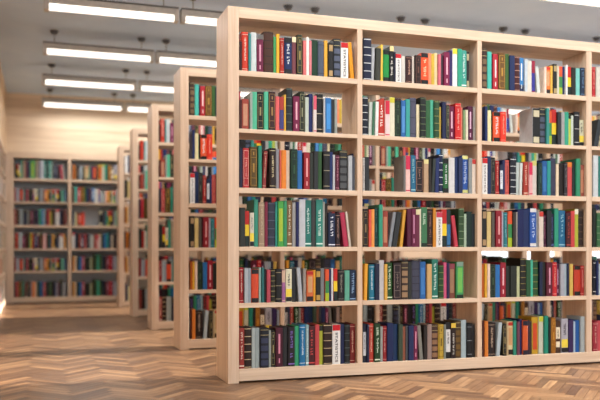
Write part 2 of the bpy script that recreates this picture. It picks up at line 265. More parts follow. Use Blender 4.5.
# ------------------------------------------------------------------ books
DATA = """@A1
68 166 172 0 4a1414 p - -
240 387 233 0 d8402a T f0e0d0 orange-red book with cream lettering, between maroon and teal, top shelf, left bay of front bookcase
641 141 223 0 3f9a9a p - -
788 349 235 0 cfd8da p - thick pale grey book, between teal and magenta, top shelf, left bay of front bookcase
1151 392 196 0 7d1048 lab e0a0b8 magenta book with pale title strip, between pale grey and brown, top shelf, left bay
1569 598 246 0 5a2f1c b5 2e160c brown book with dark brown bands, between magenta and bright green, top shelf, left bay
2182 171 220 0 4fae6a p - -
2359 178 238 0 f0b838 p - -
2551 248 213 0 b8301f T f0d0c0 red book with pale pink lettering, between yellow and navy, front bookcase top shelf, left bay
2840 470 220 0 16306e endsW e8eef8 navy book with dark ends and lettering, between red and plum, top shelf, left bay
3338 264 230 0 8a4a55 cap f4e8c0 plum book with cream top, between navy and olive, top shelf, left bay of front bookcase
3637 328 243 0 3a4430 frame b8a060 olive book with tan border, between plum and coral, top shelf, left bay of front bookcase
4031 189 212 0 e07878 p - -
4228 162 234 0 f4f0e8 p - -
4396 176 215 0 d98088 p - -
4580 389 221 0 0c4a2c p - thick dark green book, between pink and slate, top shelf, left bay of front bookcase
4976 391 215 0 5d6880 b2 39435a slate book with fine bands, between dark green and yellow, front bookcase top shelf, left bay
5374 214 224 0 e8b040 p - narrow yellow book, between slate and black, top shelf, left bay of front bookcase
5631 301 210 0 22252a blk c0a070 black book with tan blocks, between yellow and charcoal, top shelf, left bay of front bookcase
5961 461 237 0 28323e blks 626c86 charcoal book with slate panels, between black and STATISTICS, top shelf, left bay of front bookcase
6451 479 221 0 f2f2f0 stat d01820 white STATISTICS book with red top, between charcoal and yellow, front bookcase top shelf, left bay
7135 255 227 -51 e8a020 p - leaning plain yellow book, rightmost, beside STATISTICS, top shelf, left bay of front bookcase
@A2
68 159 170 0 5a1a18 p - -
240 414 179 0 b04a3c pan d0987a brick red book with tan panel, between maroon and pale grey, second shelf, left bay
708 154 216 0 a9b8b0 p - -
868 282 224 0 5cc8a0 p - plain mint book, between pale grey and black, second shelf, left bay of front bookcase
1164 399 226 0 20241f frame b0a070 black book with tan border, between two mint ones, second shelf, left bay of front bookcase
1569 265 228 0 5cc8a0 p - plain mint book, between black and maroon, second shelf, left bay of front bookcase
1841 423 230 0 4a1c20 frame b08850 maroon book with tan border, between mint and coral, second shelf, left bay of front bookcase
2291 240 206 0 e86868 p - plain coral book, between maroon and violet, second shelf, left bay of front bookcase
2538 275 205 0 4a4a90 fade b84030 violet book with brick red upper half, between coral and mustard, second shelf, left bay
2826 124 219 0 e0b040 p - -
2964 401 260 0 28343a b5 6a7a70 charcoal book with grey bands, between mustard and magenta, second shelf, left bay of front bookcase
3408 390 214 0 8a1850 lab f0b8c8 magenta book with pale title strip, between charcoal and olive, front bookcase second shelf, left bay
3808 322 244 0 34402c frame a8a880 olive book with tan border, between magenta and pale green, front bookcase second shelf, left bay
4172 225 213 0 c8d4c8 p - plain pale green book, between olive and navy, second shelf, left bay of front bookcase
4410 240 235 0 1f2f78 p - plain navy book, between pale green and off-white, second shelf, left bay of front bookcase
4664 198 223 0 e4dcd8 fade e06078 -
4877 448 236 0 1e2022 b3 c8b898 black book with tan bands, between off-white and pale grey, front bookcase second shelf, left bay
5331 107 213 0 c8ccd0 p - -
5445 365 215 0 2f7cc4 pan 4a9ae0 blue book with sky blue panel, between pale grey and charcoal, second shelf, left bay
5817 230 212 0 3a3f42 p - plain charcoal book, between blue and grey, second shelf, left bay of front bookcase
6062 173 215 0 a8b0aa p - -
@A3
68 213 233 0 23204a p - narrow dark navy book, leftmost, beside red, third shelf, left bay of front bookcase
294 374 234 0 c03038 frameT f0c0b0 red book with pale pink border, lettering, right of dark navy, third shelf, left bay
694 443 242 0 6a5220 frame b89040 olive brown book with mustard border, between red and sea green, third shelf, left bay
1205 216 251 0 2f9a80 p - narrow sea green book, between olive brown and brick red, front bookcase third shelf, left bay
1461 230 222 31 a04040 T e8c8a8 leaning brick red book with cream lettering, right of sea green, third shelf, left bay
1922 382 241 0 3c2420 T f0e0b0 dark brown book with cream lettering, between brick red and grey, third shelf, left bay
2332 212 236 0 a0a0a8 p - narrow grey book, between dark brown and coral, third shelf, left bay of front bookcase
2551 96 230 0 e06a58 p - -
2654 289 231 0 e88a30 p - plain orange book, between coral and cream, third shelf, left bay of front bookcase
2964 235 232 0 e8d0b8 p - plain cream book, between orange and dark green, third shelf, left bay of front bookcase
3227 431 240 0 14402c frame 3a6a4a dark green book with green border, between cream and blue, front bookcase third shelf, left bay
3686 293 235 0 2f78c0 p - plain blue book, between dark green and red, third shelf, left bay of front bookcase
4073 351 224 0 a82030 lab f0b0b0 red book with pale title strip, between blue and dark grey, third shelf, left bay
4439 254 222 0 3a4238 p - plain dark grey book, between red and dark grey, third shelf, left bay of front bookcase
4707 276 233 0 3c4044 p - plain dark grey book, between dark grey and green, third shelf, left bay of front bookcase
4990 256 234 0 3a6a38 p - plain green book, between dark grey and black, third shelf, left bay of front bookcase
5331 414 236 0 24262a b3 c0b498 black book with tan bands, between green and navy, third shelf, left bay of front bookcase
5760 194 233 0 20387a p - -
5961 137 217 0 c8ccd4 p - -
6119 260 215 0 6a1840 T e0a0b0 plum book with pink lettering, between pale grey and charcoal, front bookcase third shelf, left bay
6408 522 247 0 303438 blks 64686c charcoal book with dark grey panels, between plum and pale grey, third shelf, left bay
6959 263 215 0 c0c6cc p - plain pale grey book, between charcoal and navy, third shelf, left bay of front bookcase
7229 90 229 0 1a2450 p - -
7325 103 209 0 8a9098 p - -
@A4
81 319 229 0 3c3f3a p - plain charcoal book, leftmost, beside tricolour, fourth shelf, left bay of front bookcase
427 261 210 0 c82820 tb - book blocked red, yellow and dark, between charcoal and cream, front bookcase fourth shelf, left bay
708 241 200 0 dcd8c8 cyt - cream book with yellow block, dark foot, between tricolour and sea green, fourth shelf, left bay
976 249 279 0 3fa088 p - plain sea green book, between cream and tan, fourth shelf, left bay of front bookcase
1245 365 263 0 b09880 T d8c8a8 tan book with cream lettering, between sea green and magenta, front bookcase fourth shelf, left bay
1624 170 267 0 902848 p - narrow magenta book, between tan and dark grey, fourth shelf, left bay of front bookcase
1800 491 264 0 3c4258 b5 6a7088 dark grey book with slate bands, between magenta and mint, front bookcase fourth shelf, left bay
2305 130 268 0 3fb0a0 p - -
2442 344 272 0 4fb050 pan b4cc40 bright green book with lime panel, between mint and sea green, fourth shelf, left bay
2799 200 276 0 3fa070 p - narrow sea green book, between bright green and olive brown, front bookcase fourth shelf, left bay
3020 305 277 0 94744c W f0e4c8 olive brown book with bold cream lettering, between sea green and grey, fourth shelf, left bay
3338 215 267 0 b0b0b0 p - narrow grey book, between olive brown and navy, fourth shelf, left bay of front bookcase
3560 174 271 0 20286a p - narrow navy book, between grey and pale grey, fourth shelf, left bay of front bookcase
3752 392 285 0 c8ccd4 p - thick pale grey book, between navy and teal, fourth shelf, left bay of front bookcase
4158 401 282 0 2f8a80 W d8f0e8 teal book with bold off-white lettering, between pale grey and dark grey, fourth shelf, left bay
4580 269 283 0 4a5050 p - plain dark grey book, between teal and sea green, fourth shelf, left bay of front bookcase
4862 426 287 0 3a9a8a W d8f0e8 sea green book with bold off-white lettering, right of dark grey, fourth shelf, left bay
5303 150 274 0 b0b8b0 p - -
5460 164 265 0 3a2e2a p - -
5645 445 205 0 1c2c58 W e8ecf8 navy book with bold off-white lettering, between charcoal and dark brown, fourth shelf, left bay
6119 303 205 0 3a1c22 T d0a090 dark brown book with tan lettering, between navy and magenta, front bookcase fourth shelf, left bay
6689 317 211 -72 c03858 p - leaning plain magenta book, between dark brown and cream, fourth shelf, left bay of front bookcase
7015 130 217 -71 d8cfc0 p - -
@A5
68 279 209 0 a82028 T f4e0d0 red book with cream lettering, leftmost, beside pale grey, fifth shelf, left bay of front bookcase
374 207 205 0 b4bcc4 p - -
587 214 205 0 a2acb6 p - narrow grey book, between pale grey and orange-red, fifth shelf, left bay of front bookcase
815 444 198 0 d85030 ends 26262a orange-red book with dark ends, between grey and pale green, front bookcase fifth shelf, left bay
1285 135 208 0 a8c8c0 p - -
1427 162 208 0 2f8080 p - -
1597 142 198 0 2a3030 p - -
1746 218 194 0 c05060 p - -
1991 280 194 0 2e2e22 b6 b8a870 charcoal book with tan bands, between coral and black, fifth shelf, left bay of front bookcase
2291 398 197 0 242424 b3 b0a080 black book with tan bands, between charcoal and pink, fifth shelf, left bay of front bookcase
2703 214 190 0 b070a8 fade d8b8a0 -
2951 374 197 0 e4e0c4 cyt - cream book with yellow block, dark foot, between pink and charcoal, fifth shelf, left bay
3338 250 200 0 34383e p - plain charcoal book, between cream and pale grey, fifth shelf, left bay of front bookcase
3756 237 205 -43 b8c0c8 p - leaning plain pale grey book, between charcoal and grey, fifth shelf, left bay of front bookcase
4045 182 199 0 b0a8a0 p - -
4242 416 185 0 d87040 capend c02820 salmon book with red top, dark foot, between grey and mustard, fifth shelf, left bay
4664 141 191 0 e0a030 p - -
4820 312 195 0 22241f blk c8a050 black book with mustard blocks, between mustard and grey, fifth shelf, left bay of front bookcase
5146 242 201 0 909498 p - plain grey book, between black and tricolour, fifth shelf, left bay of front bookcase
5417 250 194 0 d85030 tb2 - book blocked orange, green and lime, between grey and navy, front bookcase fifth shelf, left bay
5674 165 194 0 202868 p - -
5846 115 201 0 e0e4e8 p - -
5975 259 197 0 c83020 tb - book blocked red, yellow and dark, between off-white and black, front bookcase fifth shelf, left bay
6249 434 190 0 28262a T b0a898 black book with grey lettering, between tricolour and mint, fifth shelf, left bay of front bookcase
6698 313 186 0 6ab8a0 p - plain mint book, between black and dark navy, fifth shelf, left bay of front bookcase
7032 395 189 0 1c3458 W 98b8e0 dark navy book with bold pale blue lettering, rightmost, beside mint, fifth shelf, left bay
@A6
67 300 238 0 a03830 W f0d8c8 brick red book with bold pale pink lettering, leftmost, beside dark brown, bottom shelf, left bay
380 439 240 0 3a2018 b5 d8c098 dark brown book with tan bands, between brick red and pale grey, bottom shelf, left bay
839 184 236 0 b8c4c4 p - narrow pale grey book, between dark brown and pale grey, front bookcase bottom shelf, left bay
1037 264 235 0 aab8ba p - plain pale grey book, between pale grey and charcoal, bottom shelf, left bay of front bookcase
1328 532 234 0 22283a blks 404868 charcoal book with slate panels, between pale grey and grey, front bookcase bottom shelf, left bay
1874 154 219 0 a8b0a8 p - -
2048 235 219 0 2a2c26 frame b8a878 charcoal book with tan border, between grey and maroon, bottom shelf, left bay of front bookcase
2303 424 234 0 5a1030 lab e090a8 maroon book with pale title strip, between two charcoal ones, front bookcase bottom shelf, left bay
2748 311 236 0 34343a p - plain charcoal book, between maroon and black, bottom shelf, left bay of front bookcase
3073 408 235 0 30262c W 8a70c8 black book with bold violet lettering, between charcoal and sea green, bottom shelf, left bay
3509 267 240 0 3fb080 p - plain sea green book, between black and sky blue, bottom shelf, left bay of front bookcase
3782 391 248 0 1f7ab0 T e8f4fc sky blue book with off-white lettering, between sea green and pale blue, bottom shelf, left bay
4180 186 247 0 90b8c0 W e8f4f4 pale blue book with bold off-white lettering, between sky blue and maroon, bottom shelf, left bay
4372 415 236 0 5c1c24 W d05050 maroon book with bold coral lettering, between pale blue and coral, bottom shelf, left bay
4794 264 245 0 c84c50 p - plain coral book, between maroon and lime, bottom shelf, left bay of front bookcase
5065 237 240 0 b8c040 cap 2a2c20 lime book with black top, between coral and dark brown, front bookcase bottom shelf, left bay
5308 569 246 0 3a1c14 b5 d0b890 dark brown book with tan bands, between lime and STATISTICS, front bookcase bottom shelf, left bay
5909 517 241 0 ececea stat d01828 white STATISTICS book with red top, between dark brown and navy, bottom shelf, left bay
6433 249 243 0 1c2c60 p - plain navy book, between STATISTICS and charcoal, bottom shelf, left bay of front bookcase
6690 364 239 0 262e30 b5 687478 charcoal book with slate bands, between navy and brick red, front bookcase bottom shelf, left bay
7062 388 241 0 8c2420 T f0c0a8 brick red book with pale pink lettering, rightmost, beside charcoal, front bookcase bottom shelf, left bay
@B1
148 526 260 0 14204a b5 e0e4e8 dark navy book with off-white bands, leftmost, beside pale grey, front bookcase top shelf, middle bay
689 201 208 18 c4c8cc p - -
920 328 204 21 484c40 p - leaning plain olive book, between pale grey and yellow, top shelf, middle bay of front bookcase
1329 157 230 0 f0c850 p - -
1492 414 197 0 20a048 ends 141c18 bright green book with dark ends, between yellow and black, front bookcase top shelf, middle bay
1912 287 225 0 1c1c24 capW f0dca0 black book with cream top, white lettering, right of bright green, top shelf, middle bay
2205 121 189 0 1c2048 p - -
2333 396 181 0 f2f2f0 stat d01828 white STATISTICS book with red top, between dark navy and pale grey, top shelf, middle bay
2734 245 170 0 d8d4cc p - -
3020 445 171 0 4a1c1c T d8a890 maroon book with tan lettering, between pale grey and off-white, front bookcase top shelf, middle bay
3496 170 176 0 e8dcd0 p - -
3681 403 181 0 3a1a18 frame 805040 dark brown book with brown border, between off-white and orange-red, front bookcase top shelf, middle bay
4094 498 199 0 f05828 endsT 1c1c20 orange-red book with dark ends and lettering, between dark brown and salmon, top shelf, middle bay
4623 211 202 0 f0906a p - -
4843 212 200 0 d8b840 p - -
5062 252 209 0 e8d8a8 p - plain cream book, between yellow and pink, top shelf, middle bay of front bookcase
5330 182 200 0 d87080 p - -
5520 222 198 0 5a4450 p - -
5757 390 219 0 901850 lab f0c0d0 magenta book with pale title strip, between dark grey and indigo, top shelf, middle bay
6155 223 235 0 382878 p - plain indigo book, between magenta and off-white, top shelf, middle bay of front bookcase
6394 336 248 0 ececf0 cap e8e040 off-white book with lime top, between indigo and sea green, front bookcase top shelf, middle bay
6747 290 248 0 30b090 p - plain sea green book, between off-white and mint, top shelf, middle bay of front bookcase
7052 380 243 0 4ab0a0 W e8f8f4 mint book with bold off-white lettering, between sea green and black, top shelf, middle bay
7440 195 236 0 2a2626 blk c8b890 -
@B2
118 381 239 0 101a38 b5 e0e4e8 dark navy book with off-white bands, leftmost, beside pale grey, front bookcase second shelf, middle bay
529 221 210 20 d0d8d0 p - -
758 89 214 22 4f9070 p - -
920 207 212 14 e8ece8 p - -
1186 439 228 0 c83828 W f4ece4 red book with bold off-white lettering, between off-white and pale pink, second shelf, middle bay
1631 299 224 0 f0d4d4 fade d82848 pale pink book with red upper half, between red and cream, second shelf, middle bay
1941 338 247 0 e4e0c8 cap d8d040 cream book with lime top, between pale pink and dark green, second shelf, middle bay
2302 392 228 0 183c24 frame 507050 dark green book with olive border, between cream and blue, front bookcase second shelf, middle bay
2710 303 231 0 2f70b8 pan 5a98d8 blue book with sky blue panel, between dark green and mint, second shelf, middle bay
3029 274 239 0 40b0a8 p - plain mint book, between blue and slate, second shelf, middle bay of front bookcase
3318 459 252 0 60607a b3 3c3c54 slate book with charcoal bands, between mint and cream, second shelf, middle bay of front bookcase
3808 215 213 0 e8dcb8 p - -
4034 394 258 0 1c2c28 b6 7a8a60 charcoal book with green bands, between cream and green, second shelf, middle bay of front bookcase
4451 341 243 0 3a7a48 p - thick green book, between charcoal and mint, second shelf, middle bay of front bookcase
4800 226 248 0 58c0a0 p - plain mint book, between two green ones, second shelf, middle bay of front bookcase
5034 367 243 0 2f6038 b5 a8a060 green book with tan bands, between mint and mustard, second shelf, middle bay of front bookcase
5417 157 206 0 d8b850 p - -
5606 267 236 0 202c60 p - plain navy book, between mustard and olive, second shelf, middle bay of front bookcase
5881 229 220 0 40483a frame 9a9a70 -
6126 404 215 0 801848 lab f0c0d0 magenta book with pale title strip, between olive and bright red, second shelf, middle bay
6555 406 235 0 d82828 T f4d0c0 bright red book with pale pink lettering, between magenta and salmon, second shelf, middle bay
6970 184 212 0 e89078 p - -
7162 144 195 0 90b080 p - -
7315 153 196 0 e8e4c8 p - -
7483 355 222 0 68144a lab e8c0d8 magenta book with pale title strip, between cream and grey, front bookcase second shelf, middle bay
7871 178 221 0 a8a49c p - -
@B3
131 137 206 0 d8d4d0 T 303030 -
275 304 212 0 383e42 p - plain charcoal book, between pale grey and grey, third shelf, middle bay of front bookcase
2898 150 230 0 8a8884 p - -
3063 316 231 0 f0c8c0 fade d83058 pale pink book with red upper half, between grey and sky blue, third shelf, middle bay
3394 332 233 0 2878a0 W a0d0d8 sky blue book with bold pale blue lettering, right of pale pink, third shelf, middle bay
3757 540 210 0 2c1c22 frameT b08878 black book with mauve border, lettering, between sky blue and tan, third shelf, middle bay
4303 328 212 0 c8a888 cap e8e0a0 tan book with cream top, between black and dark brown, front bookcase third shelf, middle bay
4638 184 217 0 3a2c24 p - -
4828 207 217 33 404c48 p - -
5104 262 222 16 24387a p - leaning plain navy book, between dark grey and navy, third shelf, middle bay of front bookcase
5434 279 248 0 18285a b5 e4e8ec navy book with off-white bands, between navy and green, third shelf, middle bay of front bookcase
5719 381 221 0 2a7a40 endsW 18201a green book with dark ends and lettering, between navy and off-white, third shelf, middle bay
6106 422 229 0 dcdcdc p - thick off-white book, between green and navy, third shelf, middle bay of front bookcase
6535 275 231 0 28407a p - plain navy book, between off-white and navy, third shelf, middle bay of front bookcase
6816 292 232 0 24386c p - plain navy book, between navy and blue, third shelf, middle bay of front bookcase
7114 428 248 0 3060b8 capendW e0e090 blue book with cream ends, pale lettering, between navy and grey, third shelf, middle bay
7548 231 231 0 a0a8a8 p - plain grey book, between blue and cream, third shelf, middle bay of front bookcase
7785 264 225 0 e8d8c8 cap d04038 cream book with red top, rightmost, beside grey, third shelf, middle bay of front bookcase
@B4
131 354 235 0 34241f frame a08860 dark brown book with tan border, leftmost, beside coral, fourth shelf, middle bay of front bookcase
507 167 232 0 e06050 p - -
681 196 233 0 f0a050 p - -
899 285 243 0 1c4a4a frame 4a8078 dark teal book with teal border, between orange and sea green, fourth shelf, middle bay
1191 249 264 0 3aa888 p - plain sea green book, between dark teal and brick red, front bookcase fourth shelf, middle bay
1470 368 224 0 a84838 pan c88868 brick red book with tan panel, between sea green and grey, fourth shelf, middle bay
1860 211 220 92 98a0a8 p - -
2104 307 220 92 3a3e40 p - leaning plain charcoal book, between grey and mustard, fourth shelf, middle bay of front bookcase
2654 208 236 66 e0a840 p - leaning narrow mustard book, between charcoal and magenta, fourth shelf, middle bay of front bookcase
3138 285 240 0 6a1440 p - plain magenta book, between mustard and magenta, fourth shelf, middle bay of front bookcase
3429 301 241 0 7a1848 lab d898b8 magenta book with pale title strip, between magenta and plum, front bookcase fourth shelf, middle bay
3737 264 238 0 803050 cap e8e0b0 plum book with cream top, between magenta and cream, fourth shelf, middle bay of front bookcase
4007 114 241 0 e8e0c8 p - -
4127 426 252 0 4a8a60 endW d0e8d0 green book with pale lettering, dark foot, between cream and dark brown, fourth shelf, middle bay
4559 390 239 0 40201a T b08070 dark brown book with mauve lettering, between green and orange, front bookcase fourth shelf, middle bay
4955 207 247 0 d89030 p - narrow orange book, between dark brown and STATISTICS, fourth shelf, middle bay of front bookcase
5168 424 223 0 ececea stat d04058 white STATISTICS book with red top, between orange and tricolour, front bookcase fourth shelf, middle bay
5599 380 241 0 c82820 tb - book blocked red, yellow and dark, between STATISTICS and blue, front bookcase fourth shelf, middle bay
5985 265 234 0 3878b0 fade 28403c blue book with dark teal upper half, between tricolour and coral, fourth shelf, middle bay
6537 248 203 -81 c84050 p - -
6794 394 250 0 3a6038 b5 90a880 green book with pale green bands, between coral and pale green, fourth shelf, middle bay
7194 214 215 0 b0c8b0 p - -
7414 405 230 0 143c34 p - thick dark green book, between pale green and charcoal, fourth shelf, middle bay of front bookcase
7825 223 216 0 2a3a40 p - -
@B5
178 207 227 15 e8a838 p - -
449 90 225 0 2c6040 p - -
545 386 221 0 2888a8 T e8f4f8 teal book with off-white lettering, between dark green and dark navy, fifth shelf, middle bay
938 291 228 0 1c2850 p - plain dark navy book, between teal and pale grey, fifth shelf, middle bay of front bookcase
1235 337 248 0 d0d0d4 p - plain pale grey book, between dark navy and mustard, fifth shelf, middle bay of front bookcase
1578 181 224 0 e0b050 p - -
1774 385 231 0 2c6428 W e0f0d0 green book with bold cream lettering, between mustard and black, front bookcase fifth shelf, middle bay
2182 525 231 0 38202a frameT 9a8880 black book with mauve border, lettering, between green and dark brown, fifth shelf, middle bay
2745 452 241 0 503c32 blks a88868 dark brown book with tan panels, between black and charcoal, front bookcase fifth shelf, middle bay
3219 254 237 0 3a3e3c p - plain charcoal book, between dark brown and slate, fifth shelf, middle bay of front bookcase
3496 565 244 0 50526a b5 343648 slate book with charcoal bands, between charcoal and blue, fifth shelf, middle bay of front bookcase
4099 389 237 0 3070b8 pan 4888d0 blue book with sky blue panel, between slate and tan, front bookcase fifth shelf, middle bay
4530 313 222 0 d8b078 p - plain tan book, between blue and teal, fifth shelf, middle bay of front bookcase
4858 417 253 0 2f8a78 W d8f0e8 teal book with bold off-white lettering, between tan and green, front bookcase fifth shelf, middle bay
5314 387 214 0 2a5a2a b5 8a9a58 green book with fine bands, between teal and pink, fifth shelf, middle bay of front bookcase
5726 222 232 0 d86088 p - -
5956 175 228 0 382860 p - -
6139 439 224 0 8a5040 panfade a04858 brown book with tan panel, between navy and bright green, front bookcase fifth shelf, middle bay
6634 515 235 0 4aa868 panend 1c3c28 bright green book with panel, dark foot, rightmost, beside brown, front bookcase fifth shelf, middle bay
@B6
134 214 237 0 28304a labbig d8dce4 dark navy book with large pale label, leftmost, beside navy, front bookcase bottom shelf, middle bay
355 163 236 0 1c2450 p - -
533 334 239 0 c84838 T f0d0b8 orange-red book with cream lettering, between navy and green, bottom shelf, middle bay of front bookcase
890 381 238 0 1c5020 W e0f0d8 green book with bold pale green lettering, between orange-red and grey, bottom shelf, middle bay
1293 172 220 0 a8aca8 p - -
1473 278 222 0 a02830 T e8b0a8 brick red book with pale pink lettering, between grey and navy, bottom shelf, middle bay
1774 393 239 0 182c68 p - thick navy book, between brick red and navy, bottom shelf, middle bay of front bookcase
2182 334 231 0 143c70 p - plain navy book, between navy and olive, bottom shelf, middle bay of front bookcase
2531 282 230 0 4a6048 p - plain olive book, between navy and brick red, bottom shelf, middle bay of front bookcase
2821 222 215 0 a06048 p - -
3066 169 218 0 60646c p - -
3242 346 220 0 24346c p - thick navy book, between slate and magenta, bottom shelf, middle bay of front bookcase
3604 255 216 0 801850 lab f0a8c0 magenta book with pale title strip, between navy and grey, front bookcase bottom shelf, middle bay
4057 248 218 -51 989890 p - leaning plain grey book, between magenta and dark brown, bottom shelf, middle bay of front bookcase
4311 249 214 0 3a2c28 p - plain dark brown book, between grey and mauve, bottom shelf, middle bay of front bookcase
4567 297 223 0 a89088 p - plain mauve book, between two dark brown ones, bottom shelf, middle bay of front bookcase
4870 447 221 0 58382c blks a07858 dark brown book with tan panels, between mauve and mustard, front bookcase bottom shelf, middle bay
5323 387 220 0 c8a840 frame 80681c mustard book with olive brown border, between dark brown and grey, bottom shelf, middle bay
5716 143 219 0 909890 p - -
5864 374 233 0 2a2a2a labbig e4e4e4 charcoal book with large pale label, between grey and dark brown, bottom shelf, middle bay
6244 343 228 0 341c18 capT e8c850 dark brown book with yellow top, fine lettering, between charcoal and brown, bottom shelf, middle bay
6593 425 237 0 5c4420 blks 80602c brown book with olive brown panels, between dark brown and pale blue, bottom shelf, middle bay
7024 363 243 0 b0c4cc p - thick pale blue book, between brown and black, bottom shelf, middle bay of front bookcase
7393 365 221 0 20242a b3 98a0a8 black book with grey bands, between pale blue and charcoal, front bookcase bottom shelf, middle bay
7764 260 213 0 2a2c2c p - plain charcoal book, rightmost, beside black, bottom shelf, middle bay of front bookcase
@C1
133 373 262 0 4a2c20 blks 8a7050 dark brown book with olive brown panels, leftmost, beside mint, front bookcase top shelf, right bay
523 294 247 0 50c8b8 p - plain mint book, between dark brown and navy, top shelf, right bay of front bookcase
834 106 238 0 20285a p - -
948 394 236 0 c02838 lab f4e0e0 red book with pale title strip, between navy and olive brown, top shelf, right bay
1359 495 244 0 80581e frame c89840 olive brown book with mustard border, between red and green, front bookcase top shelf, right bay
1871 299 244 0 4a7838 p - plain green book, between olive brown and navy, top shelf, right bay of front bookcase
2186 383 235 0 14306c p - thick navy book, between green and maroon, top shelf, right bay of front bookcase
2587 385 231 0 5a181c b5 d8a890 maroon book with tan bands, between navy and sky blue, front bookcase top shelf, right bay
2989 353 227 0 3a8acc labend f0f4f8 sky blue book with white title strip, between maroon and pale grey, top shelf, right bay
3359 211 218 0 c8d4dc p - -
3588 356 213 0 e0dcd0 p - thick off-white book, between pale grey and indigo, top shelf, right bay of front bookcase
3961 264 216 0 3838a0 fade a82040 indigo book with magenta upper half, between off-white and pale grey, top shelf, right bay
4393 247 178 -53 d4dcd8 p - -
4920 163 180 0 f0d8c8 p - -
5092 354 186 0 f08030 capend d83828 orange book with bright red top, dark foot, right of pale pink, top shelf, right bay
5455 182 192 0 e8b850 p - -
5645 287 205 0 26241e blk c0a878 black book with tan blocks, between yellow and cream, top shelf, right bay of front bookcase
5941 166 195 0 d8d4bc p - -
6115 288 194 0 e06030 tb2 - -
6413 193 195 0 1c2c70 p - -
6615 123 204 0 f0f0f0 p - -
6746 290 195 0 c82028 tb - -
7046 354 190 0 24281e p - thick black book, between tricolour and light teal, top shelf, right bay of front bookcase
7418 346 189 0 80d0c8 p - thick light teal book, between black and dark navy, top shelf, right bay of front bookcase
7791 339 195 0 1a3458 T 88b0d8 dark navy book with pale blue lettering, rightmost, beside light teal, top shelf, right bay
@C2
332 181 228 0 1c3878 p - -
529 272 204 0 ece4b0 p - plain cream book, between navy and dark green, second shelf, right bay of front bookcase
810 157 202 0 1c3420 p - -
975 490 196 0 f06038 endsW 202018 orange-red book with dark ends and lettering, right of dark green, second shelf, right bay
1474 434 199 0 e83820 T f8b8a0 bright red book with pale pink lettering, between orange-red and pale grey, second shelf, right bay
4031 569 240 0 b8bcc0 blkw d8d0b0 pale grey book with cream blocks, between bright red and charcoal, second shelf, right bay
4610 451 245 0 2c343c blks 58647c charcoal book with slate panels, between pale grey and teal, front bookcase second shelf, right bay
5079 218 244 0 40a098 p - -
5305 245 230 0 e06038 tb2 - -
5568 360 239 0 c82820 tb - book blocked red, yellow and dark, between tricolour and dark grey, second shelf, right bay
5954 273 223 0 3a4048 p - plain dark grey book, between tricolour and grey, second shelf, right bay of front bookcase
6245 247 224 0 b0b0b0 p - -
6502 310 226 0 38b090 p - plain sea green book, between grey and lime, second shelf, right bay of front bookcase
6821 276 213 0 c8d860 cap 282c20 lime book with black top, between sea green and pale green, second shelf, right bay
7106 178 206 0 d0dcd0 p - -
7303 421 231 0 20242c b3 d0d0d0 black book with pale grey bands, between pale green and cream, second shelf, right bay
7751 378 180 0 d8d8b8 cyt - cream book with yellow block, dark foot, rightmost, beside black, front bookcase second shelf, right bay
@C3
132 377 236 0 f0f0ee stat d02028 white STATISTICS book with red top, leftmost, beside navy, third shelf, right bay of front bookcase
517 282 248 0 1a3468 p - plain navy book, between STATISTICS and charcoal, third shelf, right bay of front bookcase
807 332 242 0 302c28 frame 807868 charcoal book with mauve border, between navy and red, third shelf, right bay of front bookcase
1164 276 222 0 b82c2c T f0c8b8 red book with pale pink lettering, between charcoal and navy, front bookcase third shelf, right bay
1457 228 197 0 20305a labbig e4e8f0 -
1693 180 227 0 24346c p - -
1881 320 228 0 d06058 T 702028 coral book with dark red lettering, between navy and dark navy, third shelf, right bay
2242 453 241 0 1c2038 b5 e0e4e8 dark navy book with off-white bands, between coral and pale grey, third shelf, right bay
2713 232 216 11 c8d4d0 p - -
2986 199 214 18 d8dcd8 p - -
3353 351 223 0 b84030 W f0d0b8 brick red book with bold cream lettering, between off-white and pale pink, third shelf, right bay
3721 268 220 0 e8b0b0 fade d83058 pale pink book with red upper half, between brick red and off-white, third shelf, right bay
4006 371 232 0 e0d8d0 cap d8d880 off-white book with lime top, between pale pink and dark green, third shelf, right bay
4420 305 220 0 1c4034 frame 407060 dark green book with teal border, between off-white and blue, front bookcase third shelf, right bay
4759 383 233 0 2464a8 pan 4080c0 blue book with fine panel, between dark green and teal, front bookcase third shelf, right bay
5150 265 234 0 30a8a0 p - plain teal book, between blue and slate, third shelf, right bay of front bookcase
5441 437 254 0 484a68 b3 2c2e48 slate book with dark navy bands, between teal and cream, front bookcase third shelf, right bay
5904 215 218 0 e8d4b8 p - -
6146 311 223 0 30201a p - plain dark brown book, between cream and charcoal, third shelf, right bay of front bookcase
6475 295 228 0 38343c T b0a0a0 charcoal book with grey lettering, between dark brown and coral, front bookcase third shelf, right bay
6805 392 233 0 d85858 cap e88830 coral book with orange top, between charcoal and dark teal, front bookcase third shelf, right bay
7224 219 238 0 24403c p - -
7452 325 258 0 38a078 p - plain sea green book, between dark teal and brick red, front bookcase third shelf, right bay
7803 326 218 0 a85848 pan c88868 brick red book with tan panel, rightmost, beside sea green, front bookcase third shelf, right bay
@C4
148 338 246 0 2c2c28 blk b89870 charcoal book with tan blocks, leftmost, beside tan, fourth shelf, right bay of front bookcase
519 299 232 0 e0c888 p - plain tan book, between charcoal and dark grey, fourth shelf, right bay of front bookcase
827 203 229 0 6a6458 p - -
1047 122 240 0 5a1424 p - -
1185 449 240 0 a01c2c lab e8a8a8 red book with pale title strip, between maroon and pale blue, fourth shelf, right bay
1643 148 234 0 b8b8c8 p - -
1807 296 230 0 2f8894 T a0d8d8 teal book with light teal lettering, between pale blue and tricolour, fourth shelf, right bay
2120 330 238 0 e06030 tb2 - book blocked orange, green and lime, between teal and dark grey, fourth shelf, right bay
2467 224 231 0 4a4038 p - -
2700 116 232 0 a8a098 p - -
2833 475 250 0 142468 p - thick navy book, between grey and navy, fourth shelf, right bay of front bookcase
